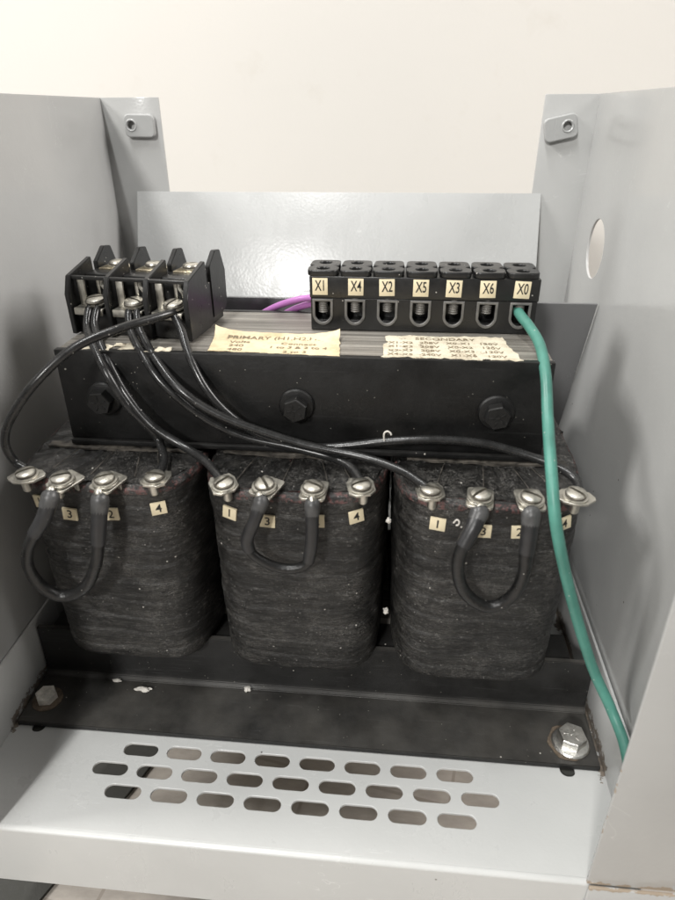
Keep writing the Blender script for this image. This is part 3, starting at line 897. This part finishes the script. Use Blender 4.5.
b.mesh(plate_mesh(L, 2.4, 0.25), Mx)
b.box(X0, 50.5, ZT + 0.5, X1, 66, 219.9, 0.3)
b.box(X0, 44.5, ZT + 0.5, X1, 50.4, 207.9, 0.2)
for c in [X0 + 0.9] + [(a + d) / 2 for a, d in zip(CX, CX[1:])] + [X1 - 0.9]:
    b.box(c - 0.9, 44.5, 208, c + 0.9, 50.4, 219.9, 0.1)
b.box(X0 - 0.4, 41.4, 220.1, X1 + 0.4, 66.3, 231.2, 0.5)
b.build("housing", M_plast, ts, XO)
for i, c in enumerate(CX):
    # raised top pad with two screw wells
    q = MB()
    half = []
    for (hx, hy, a0, a1) in ((4.6, 43.9, -90, 0), (4.9, 48.2, 0, 62)):
        half += [(hx + 3.1 * math.cos(R(a)), hy + 3.1 * math.sin(R(a))) for a in range(a0, a1 + 1, 15)]
    half.append((5.3, 52.2))
    half += [(4.9 + 3.1 * math.cos(R(a)), 56.4 + 3.1 * math.sin(R(a))) for a in range(-60, 1, 15)]
    half += [(4.6 + 3.1 * math.cos(R(a)), 62.9 + 3.1 * math.sin(R(a))) for a in range(0, 91, 15)]
    out = [(c + px_, py_) for px_, py_ in half] + [(c - px_, py_) for px_, py_ in half[::-1]]
    q.mesh(plate_mesh([out, loop_circle(c, 46.2, 3.3, 24), loop_circle(c, 59.6, 3.3, 24)], 3.0, 0.6), Matrix.Translation((0, 0, 232.8)))
    q.build("top_pad", M_plast, ts, XO)
    for yy in (46.2, 59.6):
        q = MB(); Mz = Matrix.Translation((c, yy, 230.9)) @ Matrix.Rotation(R(random.uniform(0, 180)), 4, 'Z')
        pan_screw(q, Mz, 3.1, 0.9, 0.4, 20)
        q.build("well_screw", [M_bolt, M_hole], ts, XO)
    # metal cage rim and binding screw inside the opening
    q = MB()
    q.mesh(plate_mesh([rcage(c, 5.3, 219.6, 205.9), rcage(c, 4.0, 218.4, 207.5)], 1.8, 0.3), Matrix(((1, 0, 0, 0), (0, 0, 1, 41.6), (0, 1, 0, 0), (0, 0, 0, 1))))
    q.build("wire_cage", M_cage, ts, XO)
    q = MB()
    prof = [(0, 0)]
    for k in range(7): prof += [(1.9, k * 1.1 + 0.1), (2.5, k * 1.1 + 0.55)]
    prof += [(1.7, 7.8), (0, 7.8)]
    q.lathe(prof, Matrix.Translation((c, 43.9, 212.0 + (i % 3) * 0.5)), 18)
    q.build("binding_screw", M_thread, ts, XO)
    q = MB()
    Mf = frame((LX[i], 40.95, 226.0), (0, -1, 0), (1, 0, 0)) @ Matrix.Rotation(R((0, 0, 1.5, 0, -1, 1, -2)[i]), 4, 'Z')
    q.box(-3.9, -4.2, -0.35, 3.9, 4.3, 0.15, 0.04, M=Mf)
    q.mesh(text_mesh(('X1', 'X4', 'X2', 'X5', 'X3', 'X6', 'X0')[i], 7.6, 0.60), Mf @ Matrix.Translation((0.2, 0.3, 0.2)), 1)
    q.build("marker_label", [M_cream, M_ink], ts, XO)

# ------------------------------------------------------------------ wires
def wire(name, pts, r, m, label, group=None):
    b = MB(); b.tube(pts, r, 16, 0, 10)
    o = b.build(name, m, None, pts[0], 60)
    return tag(o, label, "wire", group)
GW = "black wires from the three-pole block"
wire("black_wire", [(-108.5, 27, 218.3), (-108.5, 21, 216.8), (-107.7, 14.5, 210.3), (-101.5, 4.5, 204.9), (-91.6, -6.5, 194.5), (-83.2, -9.0, 179.0), (-73.5, -9.0, 166.8), (-69.3, -9.5, 159.5), (-64.0, -20.0, 155.3), (-63.0, -30.0, 153.8)], 2.1, M_wire,
     "black wire from the block's left pole to terminal 4 of the left coil", GW)
wire("black_wire", [(-104.2, 27, 218.3), (-104.4, 21, 216.8), (-103.4, 14.0, 210.4), (-96.0, 3.0, 202.5), (-84.6, -6.0, 185.0), (-71.0, -11.5, 169.5), (-55.0, -15.0, 160.4), (-42.9, -22.0, 157.0), (-35.5, -30.0, 155.0), (-32.0, -34.0, 153.6)], 2.1, M_wire,
     "black wire from the block's left pole to terminal 1 of the middle coil", GW)
wire("black_wire", [(-86.6, 25, 218.3), (-86.9, 19, 216.6), (-84.3, 12.0, 209.5), (-75.9, 1.5, 201.6), (-63.8, -6.0, 188.6), (-45.2, -8.0, 173.0), (-25.7, -9.0, 163.9), (-3.1, -10.0, 159.8), (16.9, -13.0, 156.7), (27.3, -20.0, 155.9), (33.3, -30.0, 154.0)], 2.1, M_wire,
     "black wire from the block's middle pole to terminal 4 of the middle coil", GW)
wire("black_wire", [(-82.4, 25, 218.3), (-82.6, 19, 216.6), (-79.2, 12.0, 209.2), (-69.6, 0.8, 200.4), (-55.2, -9.5, 188.4), (-38.4, -12.4, 177.9), (-16.8, -13.4, 169.7), (7.4, -14.4, 163.1), (31.7, -17.0, 160.0), (50.9, -24.0, 157.4), (63.3, -33.0, 154.2)], 2.1, M_wire,
     "black wire from the block's middle pole crossing to terminal 1 of the right coil", GW)
wire("black_wire", [(-63.0, 23.5, 218.3), (-63.0, 17.5, 216.8), (-58.2, 11.0, 210.9), (-52.0, 0.8, 201.0), (-43.0, -6.4, 187.2), (-31.5, -8.0, 174.1), (-15.7, -8.6, 164.5), (6.7, -9.4, 160.0), (23.9, -9.2, 161.1), (43.3, -9.0, 164.3), (64.8, -9.0, 166.3), (88.4, -9.0, 165.5), (107.2, -11.0, 162.0), (122.9, -16.0, 158.6), (130.8, -23.0, 156.2), (131.3, -30.0, 154.0)], 2.1, M_wire,
     "longest black wire, arching along the core front to terminal 4 of the right coil", GW)
wire("black_wire", [(-61.5, 22.5, 217.6), (-64.0, 15.5, 218.0), (-69.5, 8.0, 217.7), (-82.8, -5.0, 216.0), (-99.9, -17.0, 210.4), (-115.8, -28.0, 197.2), (-129.3, -33.0, 180.4), (-135.6, -32.0, 167.6), (-135.0, -30.0, 157.2), (-129.5, -31.0, 153.6)], 2.1, M_wire,
     "black wire looping far out left and down to the left coil's terminal 1", GW)
wire("green_wire", [(107.9, 50.0, 214.6), (107.9, 42.0, 214.6), (108.6, 36.0, 213.9), (111.7, 27.0, 211.2), (114.6, 13.0, 206.8), (115.0, -5.0, 198.9), (114.8, -22.0, 184.8), (114.0, -44.0, 171.9), (117.0, -56.5, 150.4), (129.0, -56.5, 113.7), (144.6, -56.0, 74.2), (155.3, -63.0, 54.0), (160.2, -76.0, 43.6), (160.5, -92.0, 33.0), (160.5, -104.0, 24.0)], 2.55, M_green,
     "thick green ground wire hanging from marker X0 down in front of the right coil")
GP = "purple wires behind the core"
wire("purple_wire", [(6.0, 68.2, 213.5), (-2.0, 70.0, 212.4), (-9.5, 72.0, 210.7), (-21.3, 78.0, 205.7), (-34.0, 86.0, 197.7), (-45.8, 92.0, 187.5), (-56, 96, 175)], 1.9, M_purple,
     "upper of the two purple wires running left behind the terminal strip", GP)
wire("purple_wire", [(7.5, 68.2, 210.0), (-2.0, 73.0, 208.2), (-15.1, 81.0, 201.8), (-24.6, 88.0, 194.0), (-32, 93, 182)], 1.9, M_purple,
     "lower, shorter of the two purple wires coming out behind the terminal strip", GP)

def jumper(T1, T2, spin1, spin2, path, label, rc, ns, thin=False):
    t = thing("jumper_cable", path[0], label, "jumper", "jumper cables on the coil fronts")
    org = path[0]
    q = MB(); q.tube(path, [rc * (1 + 0.13 * noise.noise(Vector(p_) * 0.13)) for p_ in path], 18, 0, 10); q.build("cable", M_cable, t, org, 60)
    for (tx, ty), sp, pts in ((T1, spin1, path[:ns]), (T2, spin2, path[::-1][:ns])):
        rr = [rc + 0.75] * len(pts); rr[0] = rc + 1.0; rr[-1] = rc + 0.5
        pts = [Vector(pts[0]) + (Vector(pts[0]) - Vector(pts[1])).normalized() * 0.6 + Vector((0, 1.0, 0.6))] + list(pts); rr = [rc + 0.6] + rr
        e = MB(); e.tube(pts, rr, 18, 0, 8)
        e.tube([Vector(pts[0]), (Vector(pts[0]) + Vector(pts[1])) / 2, Vector(pts[1]), Vector(pts[1]) * 0.5 + Vector(pts[2]) * 0.5], [rr[0] + 0.25, rr[1] + 0.3, rr[1] + 0.35, rr[2] + 0.2], 18, 1, 8)
        e.build("sleeve", [M_sleeve, M_clear], t, org, 60)
        q = MB()
        M = Matrix.Translation((tx, ty, 153.75)) @ Matrix.Rotation(R(4), 4, 'X') @ Matrix.Rotation(R(sp), 4, 'Z')
        q.mesh(plate_mesh([loop_circle(0, 0, 6.0, 28), loop_circle(0, 0, 2.2, 16)], 1.1, 0.25), M)
        p0 = M @ Vector((0, -5.5, 0)); p1 = Vector(pts[0]); p2 = Vector(pts[1])
        dd = (p1 - p2).normalized()
        q.tube([p0 + Vector((0, 3.0, -0.6)), p0 * 0.6 + p1 * 0.4 + Vector((0, -0.6, 0.4)), p1 - dd * 0.3, p1 - dd * 3], [1.2, 2.2, rc * 0.9, rc * 0.8], 14, 0, 6)
        q.build("ring_lug", M_tin, t, org)
jumper(T[0][1], T[0][2], -25, -12, [(-108.6, -49.5, 149.2), (-111.4, -53, 141.2), (-117.0, -55.5, 132.6), (-122.2, -56, 123.4), (-124.4, -55.5, 111.8), (-121.3, -53.5, 99.3), (-112.9, -51.5, 92.6), (-101.2, -51.0, 98.9), (-93.0, -51.5, 112.7), (-88.9, -51.5, 126.5), (-87.2, -50.5, 136.7), (-85.9, -47.5, 147.8)],
       "black jumper cable hanging in a wide loop from the left coil's terminals 3 and 2", 2.9, 3)
jumper(T[1][1], T[1][2], -20, 3, [(-10.9, -46.8, 150.4), (-13.6, -49.5, 142.8), (-17.6, -50, 132.4), (-16.9, -50.3, 126.2), (-11.3, -50.3, 120.7), (-3.2, -49.6, 116.6), (5.0, -49.2, 116.6), (10.3, -48.6, 120.6), (11.8, -48.2, 130.0), (12.3, -47.6, 140.4), (12.4, -45.8, 149.6)],
       "short sharply bent black jumper cable between the middle coil's terminals 3 and 2", 2.3, 4)
jumper(T[2][1], T[2][2], -4, 3, [(85.8, -47.5, 150.8), (83.2, -51.5, 145.7), (79.3, -54.5, 138.0), (78.0, -55, 127.1), (81.5, -53.2, 113.2), (89.3, -51.5, 103.9), (96.9, -50.5, 102.0), (104.6, -50.3, 108.7), (107.8, -50.8, 120.7), (107.7, -50.5, 133.2), (107.8, -49.2, 142.5), (108.0, -46.8, 150.6)],
       "round black jumper cable loop on the right coil's terminals 3 and 2", 2.9, 3)

# ------------------------------------------------------------------ bits of debris
def crumb(loc, r, seed, label):
    b = MB()
    bmesh.ops.create_icosphere(b.bm, subdivisions=3, radius=1)
    for v in b.bm.verts:
        d = v.co.copy()
        k = 1 + 0.55 * noise.noise(d * 1.6 + Vector((seed, 0, 0))) + 0.25 * noise.noise(d * 4 + Vector((0, seed, 0)))
        v.co = Vector((d.x * r[0] * k, d.y * r[1] * k, d.z * r[2] * k)) + Vector(loc)
    tag(b.build("debris_crumb", M_fluff, None, loc, 80), label, "crumb", "crumbs of pale debris")
crumb((-32.5, -24.5, 4.9), (2.0, 1.5, 1.6), 1, "small white crumb on the foot bracket below the gap between left and middle coils")
crumb((-94.0, -29.5, 4.4), (4.4, 1.6, 1.1), 5, "longest pale shred of debris on the bracket below the left coil")
crumb((-112.0, -24.5, 4.4), (2.6, 1.1, 0.9), 8, "small flat pale crumb on the bracket near its left bolt")
crumb((46.8, -16.0, 64.0), (1.6, 1.5, 1.7), 3, "white crumb stuck low in the gap between middle and right coils")
crumb((46.5, -20.0, 126.0), (1.2, 1.2, 1.4), 4, "white crumb stuck high in the gap between middle and right coils")
def curl(pts, label):
    b = MB(); b.tube(pts, 0.42, 8, 0, 6)
    tag(b.build("wire_clipping", M_fluff, None, pts[0], 60), label, "clipping", "curled pale clippings")
curl([(43.0, -12, 166.4), (42.8, -12.2, 168.6), (43.0, -12.4, 170.6), (44.4, -12.6, 171.6), (45.8, -12.6, 170.8), (46.2, -12.6, 169.8)], "tiny curled pale clipping standing on the black wire between middle and right coils")
curl([(76.2, -38.9, 139.4), (77.4, -39.6, 141.6), (78.6, -39.8, 140.6), (78.2, -39.4, 138.6), (77.2, -39.2, 138.4)], "tiny curled pale clipping on the right coil beside its number 1 label")
